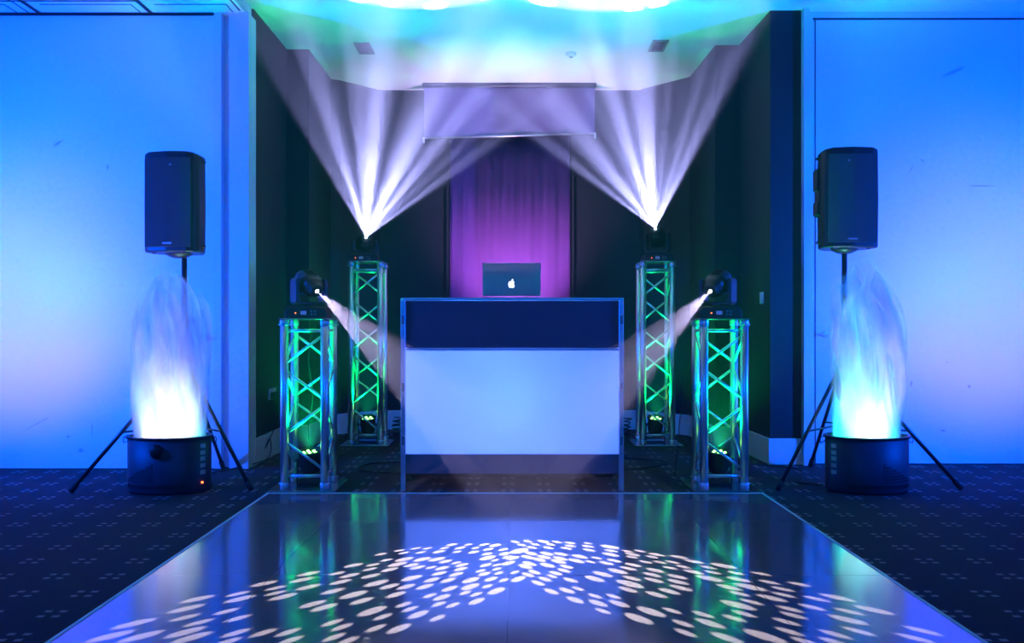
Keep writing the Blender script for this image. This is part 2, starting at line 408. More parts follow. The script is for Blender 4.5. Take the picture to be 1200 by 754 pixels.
for s, z in ((-1, zl), (1, zr)):
    obj('end_cap', bb(s*(hw+.004)-.008, s*(hw+.004)+.008, -.008, .016, z-.045, z+.008), 'white_plastic', bar, .003)

# ceiling vents and a sprinkler
def vent(px, py, s, label):
    Y = (CZ-CH)*F/(383-py)
    t = thing('ceiling_vent', label, 'vent', (X(px, Y), Y, CZ), 0, 'ceiling vents in the alcove')
    b = B(); W, L, fr = .125, .26, .018
    for (x0,x1,y0,y1) in ((-W/2,W/2,-L/2,-L/2+fr), (-W/2,W/2,L/2-fr,L/2), (-W/2,-W/2+fr,-L/2,L/2), (W/2-fr,W/2,-L/2,L/2)):
        add_box(b, *bounds(x0,x1,y0,y1,-.012,0))
    obj('frame', b, 'vent_grey', t)
    b = B()
    for i in range(7):
        add_box(b, (0, -L/2+.03+i*.033, -.006), (W-.03, .018, .002), Matrix.Rotation(.6, 3, 'X'))
    obj('louvre', b, 'vent_grey', t)
    obj('backing', bb(-W/2+.01, W/2-.01, -L/2+.01, L/2-.01, -.002, 0), 'groove_dark', t)
vent(427, 56, -1, 'small louvred ceiling vent on the left side of the alcove ceiling')
vent(771.5, 53, 1, 'small louvred ceiling vent on the right side of the alcove ceiling')
t = thing('smoke_detector', 'small round detector on the alcove ceiling left of the right-hand vent', 'detector', (X(670, 6.95), 7.05, CZ))
b = B(); add_lathe(b, [(.045,0),(.045,-.012),(.03,-.028),(.012,-.032)]); obj('housing', b, 'white_plastic', t)
b = B(); add_lathe(b, [(.014,-.03),(.014,-.037),(.006,-.04)]); obj('sensor', b, 'vent_grey', t)

# ------------------------------------------------------------------ dance floor
DZ = .022
fx0, fx1, fy1 = -1.435, 1.452, YF(577.5, DZ)
t = thing('dance_floor', 'glossy black dance floor with metal edge strips, patterned with white light dots', 'dance floor', (0, fy1, 0))
obj('floor_deck', bb(fx0+.03, fx1-.03, .6-fy1, -.03, .004, DZ), 'dance_floor_gloss', t)
def edge(p0, p1, nrm, nm):
    b = B(); p0, p1, nrm = Vector(p0), Vector(p1), Vector(nrm)
    prof = [(0, 0), (0, DZ+.002), (.012, DZ+.003), (.045, .003), (.045, 0)]
    a = [b.verts.new(p0+nrm*(d-.015)+Vector((0,0,z))) for d, z in prof]; c = [b.verts.new(p1+nrm*(d-.015)+Vector((0,0,z))) for d, z in prof]
    n = len(prof)
    for i in range(n): b.faces.new((a[i], a[(i+1)%n], c[(i+1)%n], c[i]))
    b.faces.new(a[::-1]); b.faces.new(c)
    return obj('edge_strip', b, 'floor_edge', t)
edge((fx0+.015, .6-fy1, 0), (fx0+.015, -.015, 0), (-1,0,0), 'l'); edge((fx1-.015, .6-fy1, 0), (fx1-.015, -.015, 0), (1,0,0), 'r')
edge((fx0+.015, -.016, 0), (fx1-.015, -.016, 0), (0,1,0), 'b')

# ------------------------------------------------------------------ truss totems
def totem(H, nseg, label, loc):
    t = thing('truss_tower', label, 'truss', loc, 0, 'aluminium box truss towers')
    obj('base_plate', bb(-.20, .20, -.20, .20, .002, .012), 'plate_metal', t, .003)
    obj('top_plate', bb(-.15, .15, -.15, .15, H-.008, H), 'plate_metal', t, .002)
    z0, z1, h = .012, H-.008, .12
    for sx in (-1,1):
        for sy in (-1,1):
            b = B(); x, y = sx*h, sy*h
            add_cyl(b, (x,y,z0+.0), (x,y,z1), .0245, seg=20)
            for z in (z0+.02, z1-.02): add_lathe(b, [(.0245,-.016),(.0275,-.014),(.0275,.014),(.0245,.016)], (x,y,z), seg=20)
            c = obj('chord', b, 'chrome', t)
            b = B()
            b.free()
            for z in (z0+.03, z1-.03):
                b = B(); add_cyl(b, (x+sx*.018, y-.0, z), (x+sx*.034, y, z), .005, seg=8); obj('bolt', b, 'chrome', c)
                b = B(); add_cyl(b, (x, y+sy*.018, z-.01), (x, y+sy*.034, z-.01), .005, seg=8); obj('bolt', b, 'chrome', c)
    faces = [((-h,-h),(h,-h),1), ((-h,h),(h,h),-1), ((-h,-h),(-h,h),1), ((h,-h),(h,h),-1)]
    zt, zb = z1-.066, z0+.075
    for (a, c, sg) in faces:
        for z in (zt, zb):
            b = B(); add_cyl(b, (*a, z), (*c, z), .010, seg=10); obj('rail', b, 'chrome', t)
        dz = (zt-zb-.02)/nseg
        for i in range(nseg):
            za = zt-.022-i*dz; zc = za-dz+.036
            p, q = ((c, a) if (i % 2 == 0) == (sg > 0) else (a, c))
            P0, P1 = Vector((*p, za)), Vector((*q, zc))
            b = B(); add_cyl(b, P0, P1, .0085, seg=10); obj('brace', b, 'chrome', t)
    return t
FY = 5.245
tf = totem(1.03, 4, 'short front truss tower left of the booth, second lowest on the left at the dance floor corner', (-1.25, FY, 0))
tf['label'] = 'short metal truss tower at the left back corner of the dance floor'
dup(tf, (1.258, FY, 0), 0, 'short metal truss tower at the right back corner of the dance floor')
RY = 7.03+.145
tr_ = totem(1.52, 6, 'tall metal truss tower behind, between the short left tower and the booth', (-1.219, RY, 0))
dup(tr_, (1.185, RY, 0), 0, 'tall metal truss tower behind, between the booth and the short right tower')

# ------------------------------------------------------------------ gobo dots: (x0, y0, x1, y1) ends of each bright oval on the dance floor
def crop(ox, oy, L): return [(ox+a/7.5, oy+b/7.5, ox+c/7.5, oy+d/7.5) for a,b,c,d in L]
DL = (crop(80,654,[(345,632,800,530),(125,750,610,632),(405,750,860,638),(960,402,1305,325),(838,492,1225,405),(865,565,1185,488),(1010,606,1280,537),(812,712,1240,600),(865,755,1285,655)])
 + crop(240,654,[(165,348,410,290),(150,402,460,325),(50,510,330,435),(133,577,435,493),(130,705,410,620),(385,703,640,620),(590,703,865,612),(640,755,860,700),(100,755,280,730),(385,258,650,200),(513,293,730,242),(527,335,715,288),(550,378,820,310),(795,165,1020,118),(735,222,970,168),(785,290,1030,228),(815,447,1080,370),(915,478,1175,398),(1000,612,1235,533),(1085,652,1320,570),(1030,740,1240,660)])
 + crop(340,624,[(340,380,485,345),(465,315,645,270),(625,345,775,308),(660,305,795,270),(735,208,860,180),(780,262,910,230),(900,172,1018,150),(942,196,1055,170),(1050,156,1155,130),(1088,190,1205,167),(422,405,620,360),(333,465,550,412),(258,552,492,488),(612,410,800,362),(785,352,960,308),(855,305,1030,262),(918,262,1085,218),(985,310,1145,270),(1040,332,1200,288),(410,592,700,510),(515,640,742,570),(582,742,855,648),(650,480,862,420),(775,505,968,450),(925,508,1110,453),(828,582,1028,518),(968,432,1168,376),(912,668,1080,608),(980,704,1125,650),(1085,260,1230,220)])
 + crop(400,654,[(265,555,460,485),(200,660,405,580),(400,668,610,580),(0,755,110,708),(570,543,778,458),(758,568,930,495)])
 + crop(460,624,[(255,155,355,130),(355,186,462,158),(410,152,505,127),(475,122,567,98),(538,152,650,125),(518,186,615,160),(625,120,710,98),(685,150,772,128),(665,188,760,163),(757,120,857,98),(855,130,950,102),(792,164,890,138),(783,204,877,178),(767,246,905,206),(860,262,942,233),(768,308,870,272),(887,298,950,278),(725,356,822,325),(864,340,965,308),(752,387,862,348),(882,377,985,343),(800,435,932,390),(932,438,1025,405),(780,495,885,458),(838,548,985,488),(655,642,822,575),(680,570,787,525),(582,554,695,512),(598,510,768,450),(610,448,765,397),(455,670,603,614),(340,658,472,608),(345,606,518,543),(262,583,390,535),(420,525,583,470),(410,448,562,400),(195,508,370,452),(262,445,425,397),(330,388,485,340),(485,395,632,348),(528,345,665,305),(360,338,508,297),(555,305,665,272),(510,284,615,254),(395,276,535,240),(318,258,460,220),(275,328,400,294),(935,205,1040,175),(963,235,1060,205),(935,165,1010,140)])
 + crop(540,624,[(455,440,555,385),(430,370,520,335),(375,295,460,250),(400,240,515,215),(460,190,570,140)]))
DR = (crop(540,624,[(440,75,515,95),(547,68,628,92),(675,68,775,95),(805,75,885,98),(915,82,1003,106),(1070,87,1163,108),(605,95,702,120),(745,95,830,122),(585,122,665,148),(725,125,812,150),(910,108,1018,135),(880,128,972,155),(1070,112,1168,137),(1073,143,1180,172),(700,173,810,205),(555,170,680,205),(820,175,942,212),(675,200,795,240),(640,222,735,262),(540,200,640,240),(815,212,935,250),(798,238,920,278),(980,195,1110,234),(948,232,1083,272),(1085,245,1195,277),(1137,212,1250,242),(700,270,825,312),(865,283,1000,325),(840,315,977,360),(768,338,900,383),(752,370,850,405),(675,390,810,437),(890,397,1043,447),(612,422,747,473),(720,492,873,553),(868,488,998,540),(965,473,1098,523),(918,563,1095,632),(540,255,670,300),(520,280,620,325),(590,335,705,368),(545,355,640,395),(490,100,580,125)])
 + crop(640,624,[(480,112,642,148),(503,148,640,180),(488,177,650,218),(537,233,660,268),(455,253,607,292),(660,155,765,182),(695,180,823,212),(697,205,810,234),(765,152,885,180),(683,268,845,308),(640,298,808,340),(535,317,725,370),(412,343,587,397),(343,383,508,437),(662,380,843,432),(615,420,860,492),(625,475,820,537),(807,245,945,280),(955,253,1045,276),(905,183,1045,214),(863,202,1000,234),(868,313,1052,360),(838,350,1030,400),(852,397,1048,450),(365,540,498,585),(515,538,673,592),(363,590,552,660),(540,592,743,667),(425,665,578,725),(858,515,1078,583),(970,488,1195,553)])
 + crop(740,624,[(340,202,495,236),(285,247,442,280),(470,240,638,278),(375,285,538,325),(270,298,408,330),(690,272,932,320),(588,290,767,330),(460,328,638,372),(620,332,807,375),(560,378,818,437),(820,337,1020,382),(300,366,508,418),(300,410,522,466),(325,460,548,522),(820,388,1072,443),(735,455,990,517),(900,447,1195,520),(850,515,1048,568),(1030,343,1250,390)])
 + crop(700,654,[(340,428,613,525),(235,488,495,583),(565,437,748,495),(640,540,868,618),(655,617,903,705),(830,468,1037,532),(850,530,1142,627),(985,652,1300,760)])
 + crop(850,654,[(-55,370,285,465),(110,358,355,420),(45,458,297,530),(-40,495,197,570),(140,632,570,755),(290,193,488,238),(395,250,615,302),(530,208,770,258),(400,300,622,353),(255,317,570,395),(680,335,930,390),(810,315,1170,388),(635,403,893,468),(445,420,700,485),(455,468,745,547),(390,522,690,605),(410,603,725,698),(935,438,1250,510),(880,498,1290,597),(1000,600,1350,695),(820,632,1125,718),(610,718,810,760),(885,725,1050,760)])
 + crop(960,654,[(275,415,705,510),(705,595,1120,690),(650,662,1060,760)]))

def gobo_tree(light, axis, dots):
    """metal gobo of round holes in the fixture: (u, v, r) on the plane one unit down the beam"""
    light.use_nodes = True; n = light.node_tree; em = n.nodes['Emission']
    up = Vector((0,0,1)); U = axis.cross(up).normalized(); V = U.cross(axis).normalized()
    g = n.nodes.new('ShaderNodeNewGeometry')
    def dot(v):
        k = n.nodes.new('ShaderNodeVectorMath'); k.operation = 'DOT_PRODUCT'; k.inputs[1].default_value = v
        n.links.new(g.outputs['Incoming'], k.inputs[0]); return k.outputs['Value']
    def mt(op, a, c=None, clamp=False):
        k = n.nodes.new('ShaderNodeMath'); k.operation = op; k.use_clamp = clamp
        for i, q in enumerate((a, c)):
            if q is None: continue
            if isinstance(q, (int, float)): k.inputs[i].default_value = q
            else: n.links.new(q, k.inputs[i])
        return k.outputs[0]
    a = dot(axis); cb = n.nodes.new('ShaderNodeCombineXYZ')
    n.links.new(mt('DIVIDE', dot(U), a), cb.inputs[0]); n.links.new(mt('DIVIDE', dot(V), a), cb.inputs[1])
    return n, em, cb.outputs[0], mt, U, V
def floor_pt(px, py):
    Y = YF(py, DZ); return Vector((X(px, Y), Y, DZ))
def dot_gobo(light, loc, D):
    dirs = [(floor_pt((a+c)/2, (b+d)/2)-loc).normalized() for a,b,c,d in D]
    axis = sum(dirs, Vector()).normalized()
    n, em, uv, mt, U, V = gobo_tree(light, axis, None)
    groups = {}
    for a,b,c,d in D:
        q = []
        for p in ((a,b),(c,d)):
            w = (floor_pt(*p)-loc); q.append(Vector((w.dot(U)/w.dot(axis), w.dot(V)/w.dot(axis), 0)))
        r = (q[0]-q[1]).length/2; r = min(max(r, .0065), .016); r = round(r/.0015)*.0015
        groups.setdefault(r, []).append((q[0]+q[1])/2)
    tot = None
    for r, L in groups.items():
        last = None
        for p in L:
            k = n.nodes.new('ShaderNodeVectorMath'); k.operation = 'DISTANCE'; k.inputs[1].default_value = p
            n.links.new(uv, k.inputs[0])
            last = k.outputs['Value'] if last is None else mt('MINIMUM', last, k.outputs['Value'])
        last = mt('SUBTRACT', last, r)
        tot = last if tot is None else mt('MINIMUM', tot, last)
    n.links.new(mt('MULTIPLY', mt('MULTIPLY', tot, -1/.0022, ), 1.0, True), em.inputs['Strength'])
    return axis

# ------------------------------------------------------------------ moving heads
def moving_head(label, loc, pivot, axis, lens_d):
    """loc: base centre on the top plate; pivot height above it; axis: aim in world"""
    t = thing('moving_head_light', label, 'stage light', loc, 0, 'moving head lights on the truss towers')
    b = B(); add_prism(b, [(-.125,0),(.125,0),(.125,.045),(.105,.07),(-.105,.07),(-.125,.045)], -.09, .09)
    base = obj('base', b, 'black_plastic', t, .006)
    obj('display', bb(-.03, .005, -.0935, -.0895, .022, .044), 'display_blue', base)
    for i in range(4): obj('button', box((.035+(i%2)*.022, -.092, .024+(i//2)*.018), (.012,.006,.010)), 'vent_grey', base, .002)
    b = B(); add_cyl(b, (-.06,-.088,.032), (-.06,-.095,.032), .003, seg=8); obj('indicator_light', b, 'red_led', base)
    h = Vector((axis.x, axis.y, 0)).normalized(); side = Vector((-h.y, h.x, 0))
    if h.length < .1: side = Vector((1,0,0))
    RM = Matrix((side, side.cross(Vector((0,0,1))), Vector((0,0,1)))).transposed()   # columns: side, depth, up
    b = B()
    def fn(x, y, z): return RM @ Vector((x, y, z))
    P = pivot; hw, th = .108, .026
    outer = [(-hw,.075),(-.05,.072),(.05,.072),(hw,.075)]
    add_cyl(b, (0,0,.068), (0,0,.08), .05, seg=20)
    add_prism(b, [(-hw+.02,.078),(hw-.02,.078),(hw,.10),(hw,P+.015),(hw-.008,P+.035),(hw-th+.004,P+.035),(hw-th,P+.02),(hw-th,.115),(hw-th-.012,.10),
                  (-hw+th+.012,.10),(-hw+th,.115),(-hw+th,P+.02),(-hw+th-.004,P+.035),(-hw+.008,P+.035),(-hw,P+.015),(-hw,.10)], -.04, .04, fn)
    yoke = obj('yoke', b, 'black_plastic', t, .006)
    q = axis.to_track_quat('Z', 'Y'); c = Vector((0,0,P))
    b = B()
    W = hw-th-.006
    prof = [(.035,-.095),(.060,-.082),(.070,-.05),(.072,.02),(.060,.06),(.042,.085),(.036,.096)]
    rings = []
    for (r, z) in prof:                      # eight-sided housing, wider than high
        ring = []
        for i in range(16):
            a = 2*PI*(i+.5)/16; k = 1/max(abs(math.cos(a)), abs(math.sin(a)))**.55
            ring.append(b.verts.new(c+q @ Vector((r*math.cos(a)*k, r*math.sin(a)*k, z))))
        rings.append(ring)
    for A_, B_ in zip(rings, rings[1:]):
        for i in range(16): b.faces.new((A_[i], A_[(i+1)%16], B_[(i+1)%16], B_[i]))
    b.faces.new(rings[0][::-1]); b.faces.new(rings[-1])
    head = obj('head', b, 'black_plastic', t, .004)
    b = B(); add_cyl(b, c-side*(hw-.01), c+side*(hw-.01), .018, seg=14); obj('tilt_axle', b, 'black_plastic', t)
    b = B()
    for s in (-1, 1):
        for i in range(4): add_box(b, c+q @ Vector((s*.0, .072, -.05+.022*i)), (.06,.006,.008), q.to_matrix())
    obj('cooling_fin', b, 'black_paint', head)
    b = B(); add_lathe(b, [(.030,0),(.038,.002),(.040,.014),(.034,.018),(.030,.016)], c+axis*.094, q); obj('lens_ring', b, 'black_paint', head)
    b = B(); add_lathe(b, [(.029,0),(.029,.004),(.022,.009),(.010,.012),(.002,.0125)], c+axis*.098, q); obj('lens', b, 'lens_light', head, label='glowing white lens')
    return t
LENS = .115
GOBO_POWER = 4900
PAR_F, PAR_R = 260, 120
def front_head(s, cx, D, label):
    src = Vector((s*1.18, 5.16, 1.19))
    l = lamp('gobo_beam_light', 'SPOT', src, None, (.95, .80, 1), GOBO_POWER, 30, .05, .0015)
    axis = dot_gobo(l.data, src, D)
    l.rotation_euler = axis.to_track_quat('-Z', 'Y').to_euler()
    base = Vector((cx, FY, 1.03)); piv = src-axis*LENS
    base.x, base.y = piv.x, piv.y
    moving_head(label, base, piv.z-1.03, axis, 0)
front_head(1, 1.258, DL, 'black moving head light on the short right truss tower, beam aimed down left')
front_head(-1, -1.25, DR, 'black moving head light on the short left truss tower, beam aimed down right')

FAN_POWER = 2000
def fan_head(s, cx, py, px, label, seed):
    axis = Vector((-s*.28, -.88, .52)).normalized()
    src = Vector((X(px, 7.12), 7.12, Z(py, 7.12)))
    l = lamp('fan_beam_light', 'SPOT', src, src+axis, (.60, .60, 1.0), FAN_POWER, 49, .2, .002)
    n, em, uv, mt, U, V = gobo_tree_named(l.data, axis)
    v = n.nodes.new('ShaderNodeTexVoronoi'); v.voronoi_dimensions = '2D'; v.inputs['Scale'].default_value = 6.2; v.inputs['Randomness'].default_value = .75
    ad = n.nodes.new('ShaderNodeVectorMath'); ad.operation = 'ADD'; ad.inputs[1].default_value = (seed, seed*1.7, 0); n.links.new(uv, ad.inputs[0])
    n.links.new(ad.outputs[0], v.inputs['Vector'])
    r = n.nodes.new('ShaderNodeMapRange'); r.inputs[1].default_value = .10; r.inputs[2].default_value = .28; r.inputs[3].default_value = 5; r.inputs[4].default_value = .2
    n.links.new(v.outputs['Distance'], r.inputs[0]); n.links.new(r.outputs[0], em.inputs['Strength'])
    piv = src-axis*LENS
    moving_head(label, (piv.x, piv.y, 1.52), piv.z-1.52, axis, 0)
def gobo_tree_named(light, axis): return gobo_tree(light, axis, None)
fan_head(-1, -1.219, 278, 429, 'black moving head light on the tall left truss tower, fan of beams aimed up', 3.3)
fan_head(1, 1.185, 268, 768, 'black moving head light on the tall right truss tower, fan of beams aimed up', 8.1)

# ------------------------------------------------------------------ green par cans behind the towers
def par(loc, label, power, lean):
    t = thing('par_can', label, 'stage light', loc, 0, 'green par cans on the truss tower bases')
    d = Vector((0, lean, 1)).normalized(); q = d.to_track_quat('Z', 'Y'); c = Vector((0,0,.155))
    b = B(); add_lathe(b, [(.035,-.085),(.055,-.075),(.064,-.03),(.064,.045),(.070,.050),(.070,.060),(.058,.060),(.058,.042)], c, q); body = obj('housing', b, 'black_plastic', t)
    for i in range(7):
        a = i*PI/3; r = 0 if i == 6 else .036
        b = B(); add_lathe(b, [(.009,.041),(.009,.047),(.005,.050)], c+q @ Vector((r*math.cos(a), r*math.sin(a), 0)), q, seg=10); obj('led', b, 'green_led', body)
    b = B(); add_prism(b, [(-.080,.004),(.080,.004),(.080,.16),(.074,.16),(.074,.010),(-.074,.010),(-.074,.16),(-.080,.16)], -.014, .014); obj('bracket', b, 'black_paint', t)
    for s_ in (-1,1):
        b = B(); add_cyl(b, (s_*.062,0,.15), (s_*.088,0,.15), .010, seg=10); obj('bracket_knob', b, 'black_plastic', t)
    for s_ in (-1,1):
        b = B(); add_box(b, (0, s_*.04, .004), (.14,.018,.007)); obj('stand_foot', b, 'black_paint', t)
    p = Vector(loc)+c+d*.068
    lamp('par_light', 'SPOT', p, p+d, (.0, 1, .20), power, 84, .8, .02)
par((-1.245, FY, .012), 'black par can with green diodes inside the short left tower', PAR_F, -.22)
par((1.253, FY, .012), 'black par can with green diodes inside the short right tower', PAR_F, -.22)
par((-1.219, RY, .012), 'black par can with green diodes inside the tall left tower', PAR_R, -.3)
par((1.185, RY, .012), 'black par can with green diodes inside the tall right tower', PAR_R, -.3)

# ------------------------------------------------------------------ DJ booth
BY = 5.10
bx0, bx1 = X(469.5, BY), X(731, BY); bc = (bx0+bx1)/2; hb = (bx1-bx0)/2
t = thing('dj_booth', 'white glowing DJ booth front with dark upper band and metal frame', 'booth', (bc, BY, 0))
for s in (-1,1):
    b = B(); x = s*(hb-.014); add_box(b, (x, .02, .575), (.028, .04, 1.15)); o = obj('post', b, 'chrome', t, .004)
    b = B()
    for z in (.30, .62, 1.02): add_box(b, (s*(hb-.014), -.002, z), (.016,.006,.05))
    obj('hinge', b, 'vent_grey', o)
    o = obj('side_panel', bb(*sorted((s*(hb-.022), s*(hb-.006))), .04, .60, .06, 1.13), 'booth_cloth', t, .003)
    obj('rear_post', bb(*sorted((s*(hb-.03), s*hb)), .60, .63, 0, 1.13), 'chrome', t, .003)
ix = hb-.0285
obj('upper_panel', bb(-ix, ix, .012, .03, Z(408, BY), Z(353, BY)), 'booth_cloth', t, .002)
obj('middle_rail', bb(-ix, ix, .004, .034, Z(411, BY), Z(408.3, BY)), 'chrome', t, .002)
obj('light_panel', bb(-ix, ix, .014, .018, Z(533, BY), Z(411, BY)), 'lycra_panel', t, label='white stretch panel glowing from behind')
obj('lower_panel', bb(-ix, ix, .012, .026, Z(556, BY), Z(533, BY)), 'booth_lower', t, .002)
obj('bottom_rail', bb(-ix, ix, .30, .33, .03, .06), 'black_paint', t, .002)
tt = bb(-hb, hb, -.004, .66, 1.138, 1.152)
obj('table_top', tt, 'booth_top', t, .004)
obj('shelf', bb(-ix, ix, .12, .58, .90, .92), 'black_paint', t, .003)
obj('light_block_board', bb(-ix, ix, .03, .58, .115, .13), 'black_paint', t, .003)  # hidden board added to stop booth light leaking out under the front
obj('back_cloth', bb(-ix, ix, .585, .60, .06, .90), 'booth_cloth', t, .002)
lamp('booth_light', 'AREA', (bc, BY+.27, .54), (bc, BY, .52), (.078, .17, 1.0), 1650, dims=(.30, .22))

# laptop
t = thing('laptop', 'open silver laptop with a glowing logo on the booth top', 'laptop', (X(599.5, 5.42), 5.42, 1.152))
obj('keyboard_base', bb(-.183, .183, 0, .25, 0, .014), 'laptop_shell', t, .004)
RX = Matrix.Rotation(math.radians(18), 3, 'X')
b = B(); b_c = RX @ Vector((0,0,.113)); add_box(b, b_c+Vector((0,.004,.016)), (.366, .007, .215), RX); lid = obj('lid', b, 'laptop_shell', t, .0035)
RXm = RX
def lidpt(x, y, z): return RXm @ Vector((x, y, z))+Vector((0,.004,.016))
b = B(); add_box(b, lidpt(0, .0045, .113), (.34,.001,.19), RXm); obj('screen', b, 'groove_dark', lid)
# apple-shaped logo: body with bite, and leaf
out = []
k = .0245
raw = [(0,.62),(.18,.70),(.40,.74),(.62,.66),(.78,.50),(.62,.36),(.54,.14),(.58,-.10),(.70,-.26),(.86,-.36),(.74,-.66),(.56,-.88),(.38,-.98),(.18,-.92),(0,-.87),(-.18,-.92),(-.38,-.98),(-.58,-.86),(-.76,-.58),(-.86,-.24),(-.86,.12),(-.76,.44),(-.58,.64),(-.38,.73),(-.16,.70)]
b = B(); add_prism(b, [(x*k*.92, z*k) for x, z in raw], -.0048, -.0040, lambda x,y,z: lidpt(x, y, z+.085))
logo = obj('logo', b, 'logo_light', lid, label='glowing white fruit emblem')
b = B(); add_prism(b, [(-.02*k,.80*k),(.05*k,1.08*k),(.20*k,1.26*k),(.38*k,1.34*k),(.36*k,1.10*k),(.22*k,.90*k)], -.0048, -.0040, lambda x,y,z: lidpt(x, y, z+.085))
obj('logo_leaf', b, 'logo_light', logo)

# ------------------------------------------------------------------ flame effect machines
def flame_machine(cx, mirror, label, seed, cols):
    rnd = random.Random(seed)
    Yc = 5.14; t = thing('flame_effect_machine', label, 'stage effect', (cx, Yc, 0), 0, 'silk flame machines in front of the speaker stands')
    rx, ry, H = .243, .17, .333; m = mirror
    b = B(); seg = 64
    def ell(r0, z, k=1): return [b.verts.new((rx*r0*math.cos(2*PI*i/seg), ry*r0*math.sin(2*PI*i/seg), z)) for i in range(seg)]
    rings = [ell(.96, .0), ell(.985, .012), ell(1, .03), ell(1, H-.012), ell(.97, H-.010), ell(.955, H-.014), ell(.955, .04), ]
    for A_, B_ in zip(rings, rings[1:]):
        for i in range(seg): f = b.faces.new((A_[i], A_[(i+1)%seg], B_[(i+1)%seg], B_[i])); f.smooth = True
    b.faces.new(rings[0][::-1]); b.faces.new(rings[-1])
    drum = obj('drum', b, 'drum_paint', t)
    b = B(); prev = None
    for (r0, z) in ((1.0,H-.016),(1.045,H-.014),(1.045,H-.002),(.95,H-.002),(.95,H-.012)):
        R_ = ell(r0, z)
        if prev:
            for i in range(seg): f = b.faces.new((prev[i], prev[(i+1)%seg], R_[(i+1)%seg], R_[i]))
        prev = R_
    obj('rim', b, 'black_paint', t)
    # perforations: triangle of holes and a row of slots
    def onw(a, z, off=.001):
        return Vector((rx*math.cos(a)*(1+off/rx), ry*math.sin(a)*(1+off/ry), z)), Vector((math.cos(a)/rx, math.sin(a)/ry, 0)).normalized()
    b = B()
    ac = -PI/2-m*.62
    for r_ in range(7):
        for k_ in range(13-abs(r_)*2+ (0)):
            ang = ac - m*(-.62+.075*k_)*1.0 - m*0 if False else ac + m*(.47-.075*k_)
            z = .075+.017*r_
            if k_ > 12-2*r_: continue
            p, n_ = onw(ang, z); add_cyl(b, p-n_*.002, p+n_*.0008, .0058, seg=8)
    obj('perforation', b, 'groove_dark', drum)
    b = B()
    for k_ in range(26):
        ang = -PI/2-m*1.05+m*.07*k_
        p, n_ = onw(ang, .045); a2 = math.atan2(n_.y, n_.x)
        add_box(b, p, (.002,.009,.022), Matrix.Rotation(a2, 3, 'Z'))
    obj('vent_slot', b, 'groove_dark', drum)
    if m > 0:      # round cover bulging below the rim
        b = B(); p, n_ = onw(-PI/2-.05*1, .255)
        add_lathe(b, [(.042,-.004),(.042,.006),(.036,.016),(.022,.022),(.004,.024)], p, n_.to_track_quat('Z','Y'), sx=.85)
        obj('knob_cover', b, 'black_plastic', drum)
    # label stickers and red lamp
    b = B()
    for z in (.275,.235,.20,.16,.12):
        p, n_ = onw(-PI/2+m*1.15, z); add_box(b, p, (.0015,.035,.024), Matrix.Rotation(math.atan2(n_.y,n_.x),3,'Z'))
    obj('label_sticker', b, 'label_print', drum)
    p, n_ = onw(-PI/2+m*1.12, .06)
    b = B(); add_cyl(b, p, p+n_*.006, .006, seg=10); obj('indicator_light', b, 'red_led' if m > 0 else 'black_plastic', drum)
    b = B()
    for s in (-1,1): add_tube(b, [(s*rx*1.0,0,H-.03),(s*(rx+.03),0,H-.05),(s*(rx+.035),.0,H-.02),(s*(rx+.015),0,H-.012)], .003)
    obj('handle', b, 'black_paint', t)
    # silk tongues
    tops = cols['tops']
    for i, (x0, y0, wd, hgt, ln) in enumerate(tops):
        b = B(); lay = b.verts.layers.float.new('weave'); nu, nv = 14, 44; grid = []
        ph = rnd.uniform(0, 6.28); ph2 = rnd.uniform(0, 6.28)
        for v in range(nv+1):
            s_ = v/nv; z = .22+(hgt-.02)*s_; row = []
            wv = wd*(.86+.34*math.sin(min(1,s_*1.5)*PI*.5))*(1-max(0,(s_-.74)/.26)**2.6*.65)
            cxx = x0*(1-.15*s_)+ln*s_*s_+.012*math.sin(s_*7+ph)*s_
            for u in range(nu+1):
                e = u/nu-.5
                x = cxx+e*wv+.006*math.sin(s_*16+ph2+e*6)*s_
                y = y0*(1-.35*s_)+.028*math.sin(e*9+ph+s_*4)*min(1,s_*3)+.02*math.sin(s_*8+ph2)*s_
                row.append(b.verts.new((x, y, z+.02*math.sin(e*12+ph)*s_)))
            grid.append(row)
        for v in range(nv+1):
            for u in range(nu+1):
                e = abs(u/nu-.5)*2; s_ = v/nv
                grid[v][u][lay] = max(0, min(1, (1-e**5)*1.6))*max(0, 1-max(0,(s_-.62)/.38)**1.8*.7)
        for v in range(nv):
            for u in range(nu): b.faces.new((grid[v][u], grid[v][u+1], grid[v+1][u+1], grid[v+1][u])).smooth = True
        obj('silk_flame', b, 'silk', t)
    for (dx, dy, col, pw, sz) in cols['lamps']:
        lamp('flame_lamp', 'SPOT', (cx+dx, Yc+dy, .06), (cx+dx*.6, Yc+dy*.3, 1.2), col, pw, sz, 1.0, .03)
XLF, XRF = X(199, 5.14), X(1015.5, 5.14)
flame_machine(XLF, 1, 'black oval drum with lavender and white silk flame in front of the left speaker stand', 3, {
 'tops': [(-.09,-.05,.24,1.02,.03),(.07,-.03,.25,1.06,-.02),(.0,.0,.36,1.10,.0),(-.05,.05,.30,.98,-.02),(.10,.06,.22,.98,.03),(-.13,.02,.15,.80,-.01),(.14,.0,.14,.86,.02)],
 'lamps': [(-.10,0,(.85,.50,1),130,44),(.08,0,(.90,.52,1),130,44),(.15,.03,(.0,.9,.8),88,35),(-.16,.02,(0,.7,.9),61,35),(0,-.06,(.55,1,1),110,55)]})
